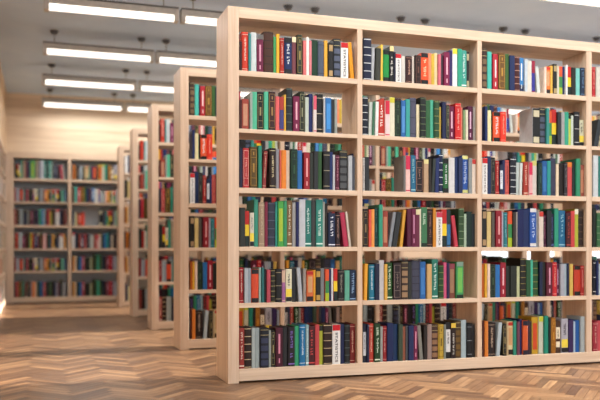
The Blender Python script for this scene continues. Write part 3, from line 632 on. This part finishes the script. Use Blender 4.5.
3317 445 251 0 1c3470 p - thick navy book, between navy and blue, fourth shelf, right bay of front bookcase
3787 481 259 0 3060b8 capendW e0e0e0 blue book with off-white ends, pale lettering, between navy and grey, fourth shelf, right bay
4286 178 249 0 a0a4a8 p - -
4470 331 238 0 e0d4c8 cap d04038 pale pink book with red top, between grey and plum, front bookcase fourth shelf, right bay
4808 299 216 0 581840 T c08098 plum book with pink lettering, between pale pink and charcoal, front bookcase fourth shelf, right bay
5121 334 247 0 303440 p - plain charcoal book, between plum and dark navy, fourth shelf, right bay of front bookcase
5465 275 225 0 1c2448 W 6878b8 dark navy book with bold blue lettering, between charcoal and sea green, fourth shelf, right bay
5757 320 263 0 34a888 p - plain sea green book, between dark navy and sky blue, front bookcase fourth shelf, right bay
6095 521 248 0 2474a0 W 98c8d8 sky blue book with bold pale blue lettering, right of sea green, fourth shelf, right bay
6642 349 234 0 5c1820 W c05048 maroon book with bold brick red lettering, between sky blue and coral, fourth shelf, right bay
7010 307 246 0 d04848 p - plain coral book, between maroon and lime, fourth shelf, right bay of front bookcase
7326 290 261 0 b8c040 cap e8e4d0 lime book with cream top, between coral and dark brown, front bookcase fourth shelf, right bay
7625 504 258 0 3a2014 b5 806048 dark brown book with brown bands, rightmost, beside lime, fourth shelf, right bay of front bookcase
@C5
180 169 222 0 c86820 p - -
357 161 222 0 e8b840 p - -
526 194 222 0 e8d0c0 p - -
744 405 218 0 183824 frame 486848 dark green book with olive border, between pale pink and blue, fifth shelf, right bay
1174 342 215 0 2f78c0 p - thick blue book, between dark green and red, fifth shelf, right bay of front bookcase
1541 409 229 0 a81c34 lab f0c0c8 red book with pale title strip, between blue and charcoal, front bookcase fifth shelf, right bay
1967 304 207 0 2c342c p - plain charcoal book, between red and charcoal, fifth shelf, right bay of front bookcase
2280 463 207 0 30382f p - thick charcoal book, between charcoal and pale green, fifth shelf, right bay of front bookcase
2760 241 203 0 c4cca0 p - -
3026 425 257 0 24241c b6 a09050 black book with tan bands, between pale green and green, front bookcase fifth shelf, right bay
3477 327 246 0 2c6840 p - plain green book, between black and mint, fifth shelf, right bay of front bookcase
3813 219 246 0 48c0a0 p - -
4048 431 242 0 2a6438 b5 a8a058 green book with tan bands, between mint and navy, fifth shelf, right bay of front bookcase
4565 229 233 0 1c2c58 p - -
4803 247 230 0 2a2c28 p - plain charcoal book, between navy and maroon, fifth shelf, right bay of front bookcase
5076 462 229 0 701030 lab e0a0b8 maroon book with pale title strip, between charcoal and red, front bookcase fifth shelf, right bay
5556 353 229 0 c8202c T f0b8a8 red book with pale pink lettering, between maroon and plum, front bookcase fifth shelf, right bay
5917 259 218 0 601848 lab d8a8c8 -
6194 303 218 0 b0b4c0 p - plain pale blue book, between plum and pale blue, fifth shelf, right bay of front bookcase
6506 235 218 0 a8bcc8 p - -
6750 166 221 0 1c2c58 p - -
6942 271 217 0 d8b860 p - plain mustard book, between navy and orange-red, fifth shelf, right bay of front bookcase
7310 492 206 0 c84028 ends 282420 orange-red book with dark ends, between mustard and red, fifth shelf, right bay of front bookcase
7820 309 205 0 b02820 T f0b0a0 red book with pale pink lettering, rightmost, beside orange-red, fifth shelf, right bay of front bookcase
@C6
168 139 233 0 602818 p - -
315 238 232 0 d88030 p - plain orange book, between brown and dark brown, bottom shelf, right bay of front bookcase
595 562 220 0 301818 T d0b8a0 dark brown book with tan lettering, between orange and pale grey, bottom shelf, right bay
1183 257 219 50 b8c8d0 p - leaning plain pale grey book, between dark brown and black, front bookcase bottom shelf, right bay
1674 284 210 0 2c2a1e frame a89868 black book with tan border, between pale grey and tan, front bookcase bottom shelf, right bay
1976 126 220 0 c8b088 p - -
2110 412 223 0 e0d0a0 capend c83828 cream book with red top, dark foot, between tan and sea green, bottom shelf, right bay
2531 228 229 0 38a088 p - -
2768 195 222 0 804860 p - -
2971 212 236 0 1c2468 p - -
3192 401 227 0 d86030 ends 1c2040 orange-red book with dark ends, between navy and dark navy, front bookcase bottom shelf, right bay
3602 137 230 0 3c2848 p - -
3756 206 219 0 4a3424 p - -
3979 499 247 0 c8a028 pan d05028 mustard book with orange-red panel, between dark brown and pale green, bottom shelf, right bay
4523 355 251 0 d0d4c0 cap c8d040 pale green book with lime top, between mustard and sea green, bottom shelf, right bay
4905 304 254 0 209880 p - plain sea green book, between pale green and black, bottom shelf, right bay of front bookcase
5227 166 242 0 1c2a28 p - -
5428 368 241 0 a86c1c frame d09838 orange book with mustard border, between black and brown, bottom shelf, right bay of front bookcase
5822 378 218 0 5c3c28 labbig f0e4c8 brown book with large pale label, between orange and pale grey, bottom shelf, right bay
6254 522 231 0 b8b8c4 cyt - pale grey book with yellow block, dark foot, between brown and navy, bottom shelf, right bay
6839 392 222 0 402868 p - thick navy book, between pale grey and pale blue, bottom shelf, right bay of front bookcase
7258 179 210 0 b0c8dc p - -
7464 314 217 0 2464b0 p - plain blue book, between pale blue and pale grey, bottom shelf, right bay of front bookcase
7805 324 242 0 b0bcc0 p - plain pale grey book, rightmost, beside blue, bottom shelf, right bay of front bookcase
@D1
209 292 209 0 c02028 T f0b0a0 red book with pale pink lettering, leftmost, beside pale grey, top shelf, cut-off right-edge bay
538 367 212 0 d8d4c8 p - thick pale grey book, rightmost, beside red, top shelf, cut-off right-edge bay of front bookcase
@D2
355 340 190 120 38444c p - leaning thick dark grey book, rightmost, beside None, second shelf, cut-off right-edge bay of front bookcase
@D3
227 402 285 0 d0d8dc p - thick pale grey book, leftmost, beside teal, third shelf, cut-off right-edge bay of front bookcase
666 349 283 0 2f8a80 p - thick teal book, rightmost, beside pale grey, third shelf, cut-off right-edge bay of front bookcase
@D4
282 265 268 0 1c3428 p - plain dark green book, leftmost, beside green, fourth shelf, cut-off right-edge bay of front bookcase
565 450 238 0 3a7a48 b5 90a880 green book with pale green bands, rightmost, beside dark green, fourth shelf, cut-off right-edge bay
@D5
264 238 247 0 1a2038 b3 e0e0e0 -
511 183 239 0 20306a p - -
703 257 216 0 b0c4d0 p - -
@D6
264 375 201 0 a83040 T e8c0b0 brick red book with pale pink lettering, leftmost, beside coral, bottom shelf, cut-off right-edge bay
657 303 208 0 c85058 p - plain coral book, rightmost, beside brick red, bottom shelf, cut-off right-edge bay of front bookcase"""
TYPES = {}
for ln in DATA.split('\n'):
    if ln[0] == '@': TYPES[ln[1:]] = cur = []; continue
    q = ln.split(' ', 7)
    cur.append(dict(x=int(q[0]) / 1e4, w=int(q[1]) / 1e4, h=int(q[2]) / 1e3, a=R(int(q[3]) / 10), hex=q[4], st=q[5],
                    acc=None if q[6] == '-' else q[6], label=None if q[7] == '-' else q[7]))

def profile(w, bulge, n=6):
    return [(w * i / n, -bulge * (1 - (2 * i / n - 1) ** 2) + (.0012 if i in (0, n) else 0)) for i in range(n + 1)]
def spine_y(x, w, bulge):
    return -bulge * (1 - (2 * x / w - 1) ** 2)
def cover(mb, w, h, d, bulge, m, xf):
    t = min(.003, w * .2)
    pf = profile(w, bulge)
    loop = [(0, d)] + pf + [(w, d), (w - t, d), (w - t, .0045), (t, .0045), (t, d)]
    n = len(loop)
    vs = [xf((x, y, z)) for z in (0, h) for (x, y) in loop]
    fs = [(i, (i + 1) % n, n + (i + 1) % n, n + i) for i in range(n)] + [tuple(range(n - 1, -1, -1)), tuple(range(n, 2 * n))]
    mb.add(vs, fs, m)
def pages(mb, w, h, d, m, xf):
    t = min(.003, w * .2)
    mb.box(t + .0002, w - t - .0002, .0048, d - .006, .003, h - .004, m, xf)
def strip(mb, x0, x1, z0, z1, w, bulge, m, xf, off=.0008, n=None):
    """a patch lying on the spine, following its curve"""
    n = n or (4 if x1 - x0 > w * .4 else 1)
    vs = []
    for i in range(n + 1):
        x = x0 + (x1 - x0) * i / n; y = spine_y(x, w, bulge)
        vs += [xf((x, y + .0006, z0)), xf((x, y - off, z0)), xf((x, y - off, z1)), xf((x, y + .0006, z1))]
    fs = []
    for i in range(n):
        a = 4 * i; c = a + 4
        fs += [(a + 1, c + 1, c + 2, a + 2), (a + 2, c + 2, c + 3, a + 3), (a, c, c + 1, a + 1)]
    fs += [(0, 1, 2, 3), (4 * n + 3, 4 * n + 2, 4 * n + 1, 4 * n)]
    mb.add(vs, fs, m)
def lettering(mb, w, z0, z1, hw, bulge, m, xf, rnd, off=.0012, big=False):
    """rows of small letter-like marks reading down the spine, no legible words"""
    z = z1; cx = w / 2
    step = hw * (1.0 if big else .75)
    while z > z0 + step:
        if rnd.random() < .14: z -= step * .7; continue
        s = step * rnd.uniform(.55, .8); k = rnd.randrange(4)
        a, b_ = cx - hw / 2, cx + hw / 2
        th = s * .36
        if k == 0: strip(mb, a, b_, z - th, z, w, bulge, m, xf, off, 1); strip(mb, a, a + hw * .3, z - s, z - th, w, bulge, m, xf, off, 1)
        elif k == 1: strip(mb, a, b_, z - s, z - s + th, w, bulge, m, xf, off, 1); strip(mb, b_ - hw * .3, b_, z - s + th, z, w, bulge, m, xf, off, 1)
        elif k == 2: strip(mb, a, b_, z - th, z, w, bulge, m, xf, off, 1); strip(mb, a, b_, z - s, z - s + th, w, bulge, m, xf, off, 1)
        else: strip(mb, cx - hw * .2, cx + hw * .2, z - s, z, w, bulge, m, xf, off, 1)
        z -= step
_words = {}
def word_mesh(txt):
    """flat letters of a word, normalised: length 1 along x, height in y"""
    if txt not in _words:
        cu = bpy.data.curves.new('lettering', 'FONT'); cu.body = txt; cu.size = 1; cu.offset = .012
        o = bpy.data.objects.new('lettering', cu); COL.objects.link(o)
        dg = bpy.context.evaluated_depsgraph_get(); me = o.evaluated_get(dg).to_mesh()
        V = [tuple(v.co) for v in me.vertices]; Fc = [tuple(p.vertices) for p in me.polygons]
        o.evaluated_get(dg).to_mesh_clear(); bpy.data.objects.remove(o); bpy.data.curves.remove(cu)
        x0 = min(v[0] for v in V); x1 = max(v[0] for v in V); y0 = min(v[1] for v in V); y1 = max(v[1] for v in V)
        _words[txt] = ([((v[0] - x0) / (x1 - x0), (v[1] - (y0 + y1) / 2) / (y1 - y0)) for v in V], Fc)
    return _words[txt]
def word(mb, txt, w, z0, z1, hgt, m, xf, bulge):
    V, Fc = word_mesh(txt)
    vs = [xf((w / 2 + v * hgt, spine_y(w / 2, w, bulge) - .0016, z1 - u * (z1 - z0))) for u, v in V]
    mb.add(vs, Fc, m)

def decorate(b, w, h, bulge, rnd):
    """yields (part name, sub-part of?, builder) for every mark on the spine"""
    st, acc, hx = b['st'], b['acc'], b['hex']
    A = book_mat(acc) if acc else None
    K = book_mat
    out = []
    def P(name, *rects, off=.0008):
        for rc in ([rects] if name == 'spine_border' else [[q] for q in rects]):
            out.append((name, lambda mb, xf, rc=rc: [strip(mb, x0 * w, x1 * w, z0 * h, z1 * h, w, bulge, mm, xf, off) for (x0, x1, z0, z1, mm) in rc]))
    def T(z0, z1, frac, m, big=False, off=.0013):
        out.append(('title_lettering', lambda mb, xf: lettering(mb, w, z0 * h, z1 * h, frac * w, bulge, m, xf, rnd, off, big)))
    full = lambda z0, z1, m: (.03, .97, z0, z1, m)
    if st == 'T': T(.25, .85, .26, A); P('spine_band', full(.06, .07, A), full(.93, .94, A))
    elif st == 'W': T(.2, .9, .36, A, True); P('spine_band', full(.05, .08, A))
    elif st[0] == 'b' and st[1:].isdigit():
        n = int(st[1:]); P('spine_band', *[full(z - .008, z + .008, A) for z in [(.03 + .94 * i / n) if n > 3 else (.1 + .8 * i / max(1, n - 1)) for i in range(n + (1 if n > 3 else 0))]])
    elif st in ('blk', 'blkw'):
        if st == 'blkw': P('spine_wrap', (.04, .99, .005, .995, K('1c1e22')))
        P('spine_label', (.12, .9, .76, .94, A), (.12, .9, .04, .2, A), off=.0016)
    elif st == 'blks':
        P('spine_panel', *[(.08, .94, z, z + .13, A) for z in (.06, .24, .43, .62)]); P('spine_band', full(.82, .835, K('b8a878')), full(.95, .965, K('b8a878')))
    elif st in ('cap', 'capW', 'capT'):
        P('spine_cap', full(.86, .995, A))
        if st != 'cap': T(.08, .7, .3 if st == 'capT' else .5, K('e8e4dc'), st == 'capW')
    elif st in ('capend', 'capendW'):
        if st == 'capend':
            P('spine_cap', full(.88, .98, A)); P('spine_label', (.2, .85, .3, .82, K('d8a878'))); P('spine_foot', full(.02, .17, K('3a2420')))
        else:
            P('spine_cap', full(.9, .995, A)); P('spine_foot', full(.02, .1, A)); T(.18, .84, .42, K('c8d8f4'))
    elif st in ('ends', 'endsT', 'endsW'):
        P('spine_cap', full(.86, .995, K(acc) if st == 'ends' else K('1a1c20'))); P('spine_foot', full(.005, .14, K(acc) if st == 'ends' else K('1a1c20')))
        if st == 'endsW': T(.2, .82, .34, K('e8eef0'), True)
        elif st == 'endsT': T(.22, .8, .36, K('f8d8b0'))
    elif st in ('frame', 'frameT'):
        P('spine_border', (.1, .16, .06, .94, A), (.84, .9, .06, .94, A), (.16, .84, .06, .07, A), (.16, .84, .93, .94, A), (.16, .84, .74, .75, A), (.16, .84, .24, .25, A))
        if st == 'frameT': T(.28, .7, .24, A)
        else: P('spine_ornament', (.38, .62, .38, .6, A), (.42, .58, .8, .88, A), off=.0009)
    elif st in ('lab', 'labend'):
        P('title_strip', (.38, .64, .34, .84, A)); P('author_strip', (.42, .6, .1, .22, A))
        if st == 'labend': P('spine_foot', full(.005, .2, K('1c3468')))
    elif st == 'labbig':
        P('spine_label', (.1, .92, .18, .8, A)); T(.35, .72, .3, K('3a3c40'), off=.0018)
        if acc == 'f0e4c8': P('spine_band', full(.36, .44, K('5c3420')), off=.0018)
    elif st in ('pan', 'panfade', 'panend'):
        P('spine_panel', (.18, .82, .12 if st == 'pan' else .16, .84, A if st == 'pan' else K('b08868') if st == 'panfade' else K('78c860')))
        if st == 'panfade': P('spine_cap', full(.86, .995, A))
        if st == 'panend': P('spine_cap', full(.88, .995, K('8aa898'))); P('spine_foot', full(.005, .1, A))
    elif st == 'stat':
        P('spine_cap', full(.85, .995, A))
        out.append(('title_lettering', lambda mb, xf: word(mb, 'STATISTICS', w, .05 * h, .8 * h, .3 * w, K('1c1c20'), xf, bulge)))
    elif st == 'tb':
        P('spine_block', full(.62, .995, K('c82820')), full(.3, .62, K('f0d030')), full(.005, .3, K('1c3a34')))
    elif st == 'tb2':
        P('spine_block', full(.64, .995, K('e05a30')), full(.26, .64, K('3f9858')), full(.005, .26, K('b4c830')))
    elif st == 'cyt':
        P('spine_block', full(.16, .4, K('f0d850')), full(.02, .15, K('26262c'))); T(.48, .86, .34, K('34364a'))
    elif st == 'fade': P('spine_cap', full(.62, .995, A)); P('spine_foot', full(.03, .06, A))
    elif st == 'endW': T(.4, .85, .4, A); P('spine_foot', full(.005, .1, K('1c3c28')))
    return out

def lean_xf(b, w, base):
    """places a book standing at base (its lower left front corner), leaning about its lower corner"""
    a = b['a']; c, s = math.cos(a), math.sin(a)
    bx, by, bz = base
    def xf(p):
        x, y, z = p
        if a > 0: dx = x - w; return (bx + w + dx * c + z * s, by + y, bz - dx * s + z * c)
        return (bx + x * c + z * s, by + y, bz - x * s + z * c)
    return xf

ROWN = ['top', 'second', 'third', 'fourth', 'fifth', 'bottom']
REST = MB()          # every book past the three hundred that show largest
def recess(b): 
    return .014 + ((int(b['hex'], 16) // 7 + int(b['w'] * 1e4)) % 7) * .0025
def dims(b):
    rnd = random.Random(int(b['w'] * 1e5) + int(b['h'] * 1e3))
    d = min(.19, max(.12, b['h'] * rnd.uniform(.6, .7)))
    bulge = .0035 if b['st'] in ('b5', 'b3', 'b2', 'b6', 'frame', 'frameT', 'T', 'blks', 'ends', 'endsW', 'endsT') else .0008
    if b['w'] < .02: bulge = min(bulge, .002)
    return rnd, d, bulge
def to_world(loc, rz):
    c, s = math.cos(rz), math.sin(rz)
    return lambda p: (loc[0] + p[0] * c - p[1] * s, loc[1] + p[0] * s + p[1] * c, loc[2] + p[2])

def shelve(kind, loc, rz, x0, x1, single, marks=True, swap=None):
    """fill one bay (clear width x0..x1) of the case standing at loc with the books of one shelf list"""
    W = to_world(loc, rz)
    for r in range(6):
        books = TYPES[kind + str(r + 1 if swap is None or r == 4 else (r + swap) % 6 + 1)]
        z = SHELF[r][0] + .0004; clear = CLEAR[r] - SHELF[r][0] - .01
        for b in books:
            w, h = b['w'], min(b['h'], clear)
            if b['a'] and h * math.cos(b['a']) + w * abs(math.sin(b['a'])) > clear: h = (clear - w * abs(math.sin(b['a']))) / math.cos(b['a'])
            rnd, d, bulge = dims(b)
            if x0 + b['x'] + w + max(0, h * math.sin(b['a'])) > x1 - .001: continue
            base = (x0 + b['x'], recess(b), z)
            if single and b['label']:
                wb = W(base)
                pivot = (wb[0], wb[1], wb[2])
                t = thing('book', b['label'], 'book', pivot, rz, 'books on the front bookcase')
                xf = lean_xf(b, w, (0, 0, 0))
                m = MB(); cover(m, w, h, d, bulge, book_mat(b['hex']), xf); cv = m.build('cover', t)
                m = MB(); pages(m, w, h, d, page_of(b['hex']), xf); m.build('page_block', t)
                for (nm, fn) in decorate(b, w, h, bulge, rnd):
                    m = MB(); fn(m, xf); 
                    if m.f: m.build(nm, cv)
            else:
                lf = lean_xf(b, w, base); xf = lambda p, lf=lf: W(lf(p))
                cover(REST, w, h, d, bulge, book_mat(b['hex']), xf)
                pages(REST, w, h, d, page_of(b['hex']), xf)
                if marks:
                    for (nm, fn) in decorate(b, w, h, bulge, rnd): fn(REST, xf)

Y1, STEP = 4.449, 1.608
E = 1.047
BAYS = [(1.113, 1.861), (1.8943, 2.7022), (2.7353, 3.5513), (3.596, 4.404), (4.437, 5.245)]
CASE_LABELS = ['large pale wood bookcase in front, full of colourful books',
               'second pale wood bookcase, directly behind the large front one',
               'third pale wood bookcase in the receding row',
               'fourth pale wood bookcase, narrow sliver left of the third',
               'farthest bookcase of the receding row, beside the back wall bookcase']
ORDER = ['ABCDB', 'CBACB', 'ABCAC', 'ACBCA', 'CABBC']
for k in range(5):
    loc = (0, Y1 + STEP * k, 0)
    bookcase(CASE_LABELS[k], loc, 0, BAYS, E, 5.311, group='free-standing bookcases in a receding row')
    for i, (x0, x1) in enumerate(BAYS):
        kind = ORDER[k][i]
        if kind == 'D':
            shelve('D', loc, 0, x0, x1, k == 0)
            # the rest of that bay, out of the picture, carries on with other volumes
            for r in range(6):
                end = max(b['x'] + b['w'] for b in TYPES['D' + str(r + 1)]) + (.05 if r == 1 else .004)
                for b in TYPES['B' + str(r + 1)]:
                    if b['x'] < end + .05: continue
                    w, h = b['w'], min(b['h'], CLEAR[r] - SHELF[r][0] - .015); rnd, d, bulge = dims(b)
                    if b['a']: continue
                    lf = lean_xf(b, w, (x0 + b['x'], loc[1] + recess(b), SHELF[r][0] + .0004))
                    cover(REST, w, h, d, bulge, book_mat(b['hex']), lf); pages(REST, w, h, d, page_of(b['hex']), lf)
        else:
            shelve(kind, loc, 0, x0, x1, k == 0 and i < 3, k < 3, None if k in (0, 1, 2) else (k * 2 + i) % 6)

BACKP = plain('case_back', 'ccd8e0', .7)
FB = [(-.338, .428), (.472, 1.26), (1.30, 2.1)]
bookcase('pale wood bookcase across the back wall at the end of the aisle', (0, YB, 0), 0, FB, -.4385, 2.18, BACKP)
for i, (x0, x1) in enumerate(FB[:2]): shelve('AC'[i], (0, YB, 0), 0, x0, x1, False, True, (3, 5)[i])
LB = [(.06 + .85 * k, .06 + .85 * k + .81) for k in range(8)]
LY0 = 12.14 - (LB[-1][1] + .06)
bookcase('built-in wall bookcase seen edge-on at the left margin', (XL, LY0, 0), R(90), LB, 0, LB[-1][1] + .06, BACKP)
for i, (x0, x1) in enumerate(LB): shelve('ABCABCAB'[i], (XL, LY0, 0), R(90), x0, x1, False, False, i % 6)
o = REST.build('books')
tag(o, 'the many smaller books filling all the bookcases behind and between the larger front books', 'books', None, 'stuff')

# ------------------------------------------------------------------ pendant lamps
LAMP, LAMP_W = 2.4, 12.0
HOUS = plain('lamp_housing', 'c8c4be', .5, 0.); DARK = plain('lamp_dark_metal', '55565a', .5, .4)
GLOW = emit('lamp_diffuser', 'fff6ea', LAMP)
ZL = 2.83; LEN = 1.145; PITCH = 1.17
ROW_Y = [7.03, 8.61, 10.19, 11.77]
def lamp_proto(label, loc, group):
    t = thing('pendant_lamp', label, 'ceiling lamp', loc, 0, group)
    H = .118; yw = .045
    b = MB()
    b.box(.004, LEN - .004, -yw, yw, .05, H - .012, HOUS); hs = b.build('housing', t, .003)
    b = MB(); b.box(0, LEN, -yw - .006, yw + .006, H - .012, H, DARK); b.build('top_rail', hs, .002)
    for x in (0, LEN - .04):
        b = MB(); b.box(x, x + .04, -yw - .003, yw + .003, -.004, H - .013, HOUS); b.build('end_cap', hs, .002)
    b = MB(); n = 10; r = .03                     # tube with a rounded underside
    lp = [(-r, .0495), (-r, .022)] + [(-r * math.cos(math.pi * i / n), .022 - .022 * math.sin(math.pi * i / n)) for i in range(1, n)] + [(r, .022), (r, .0495)]
    vs = [(x, y, z) for x in (.0405, LEN - .0405) for (y, z) in lp]; k = len(lp)
    b.add(vs, [(i, (i + 1) % k, k + (i + 1) % k, k + i) for i in range(k)] + [tuple(range(k - 1, -1, -1)), tuple(range(k, 2 * k))], GLOW)
    b.build('diffuser', t)
    ld = bpy.data.lights.new('lamp_light', 'AREA'); ld.shape = 'RECTANGLE'; ld.size = LEN - .1; ld.size_y = .05; ld.energy = LAMP_W
    ld.color = (1, .985, .96); ld.spread = R(178)
    lo = bpy.data.objects.new('lamp_light', ld); COL.objects.link(lo); lo.parent = t; lo.location = (LEN / 2, 0, -.004)
    for x in (.112, LEN - .13):
        b = MB(); b.cyl((x, 0), .0035, H, ZT - ZL - .03, DARK, 8); cb = b.build('cable', t)
        b = MB(); b.cyl((x, 0), .03, ZT - ZL - .035, ZT - ZL, DARK, 16, .045); b.build('ceiling_rose', cb)
    return t
def copy_thing(src, loc, label, group):
    r = src.copy(); COL.objects.link(r); r.location = loc; r['label'] = label; r['group'] = group
    for ch in src.children:
        c = ch.copy(); COL.objects.link(c); c.parent = r
        for g in ch.children:
            d = g.copy(); COL.objects.link(d); d.parent = c
    return r
proto = None
def put_lamp(loc, label, group):
    global proto
    if proto is None: proto = lamp_proto(label, loc, group)
    else: copy_thing(proto, loc, label, group)
RN = ['nearest full', 'second', 'third', 'farthest']
CN = ['leftmost', 'second', 'third', 'fourth', 'fifth', 'sixth']
for i, y in enumerate(ROW_Y):
    for k in range(6):
        if k == 0: lb = f'lit linear pendant lamp at left end of the {RN[i]} lamp row'
        elif k == 1: lb = f'lit linear pendant lamp, second from left in the {RN[i]} lamp row'
        else: lb = f'linear pendant lamp, {CN[k]} in the {RN[i]} row, lit tube hidden behind front bookcase'
        put_lamp((.05 + PITCH * k, y, ZL), lb, 'linear pendant lamps')
for y in (5.45, 3.87, 2.29, .71):
    for k in range(6):
        if y == 5.45 and k == 2: lb = 'lit linear pendant lamp at the top edge above the front bookcase'
        elif y == 5.45 and k == 3: lb = 'bright linear pendant lamp in the top right corner'
        else: lb = 'linear pendant lamp above the near end of the hall, outside the picture'
        put_lamp((.05 + PITCH * k, y, ZL), lb, 'linear pendant lamps')

# ------------------------------------------------------------------ daylight, camera
w = bpy.data.worlds.new('hall_daylight'); scene.world = w; w.use_nodes = True
w.node_tree.nodes['Background'].inputs['Color'].default_value = (.92, .96, 1, 1)
w.node_tree.nodes['Background'].inputs['Strength'].default_value = 2.6

sun = bpy.data.lights.new('sun', 'SUN'); sun.energy = SUN_P; sun.angle = R(2.5); sun.color = (1, .93, .84)
so = bpy.data.objects.new('sun', sun); COL.objects.link(so)
so.rotation_euler = (0, R(90 - SUN_E), 0); so.location = (14, 6, 4)
cam = bpy.data.cameras.new('camera'); co = bpy.data.objects.new('camera', cam); COL.objects.link(co)
co.location = (0, 0, .779); co.rotation_euler = (R(90), 0, -math.atan(262 / 783))
cam.sensor_width = 36; cam.lens = 783 * 36 / 600; cam.shift_y = 50 / 600
cam.clip_start = .05
cam.dof.use_dof = True; cam.dof.focus_distance = 4.75; cam.dof.aperture_fstop = 1.2
scene.camera = co
vs = scene.view_settings
vs.view_transform = 'Standard'; vs.look = 'None'; vs.gamma = 1; vs.use_curve_mapping = False
vs.exposure = -0.12
scene.cycles.use_denoising = True
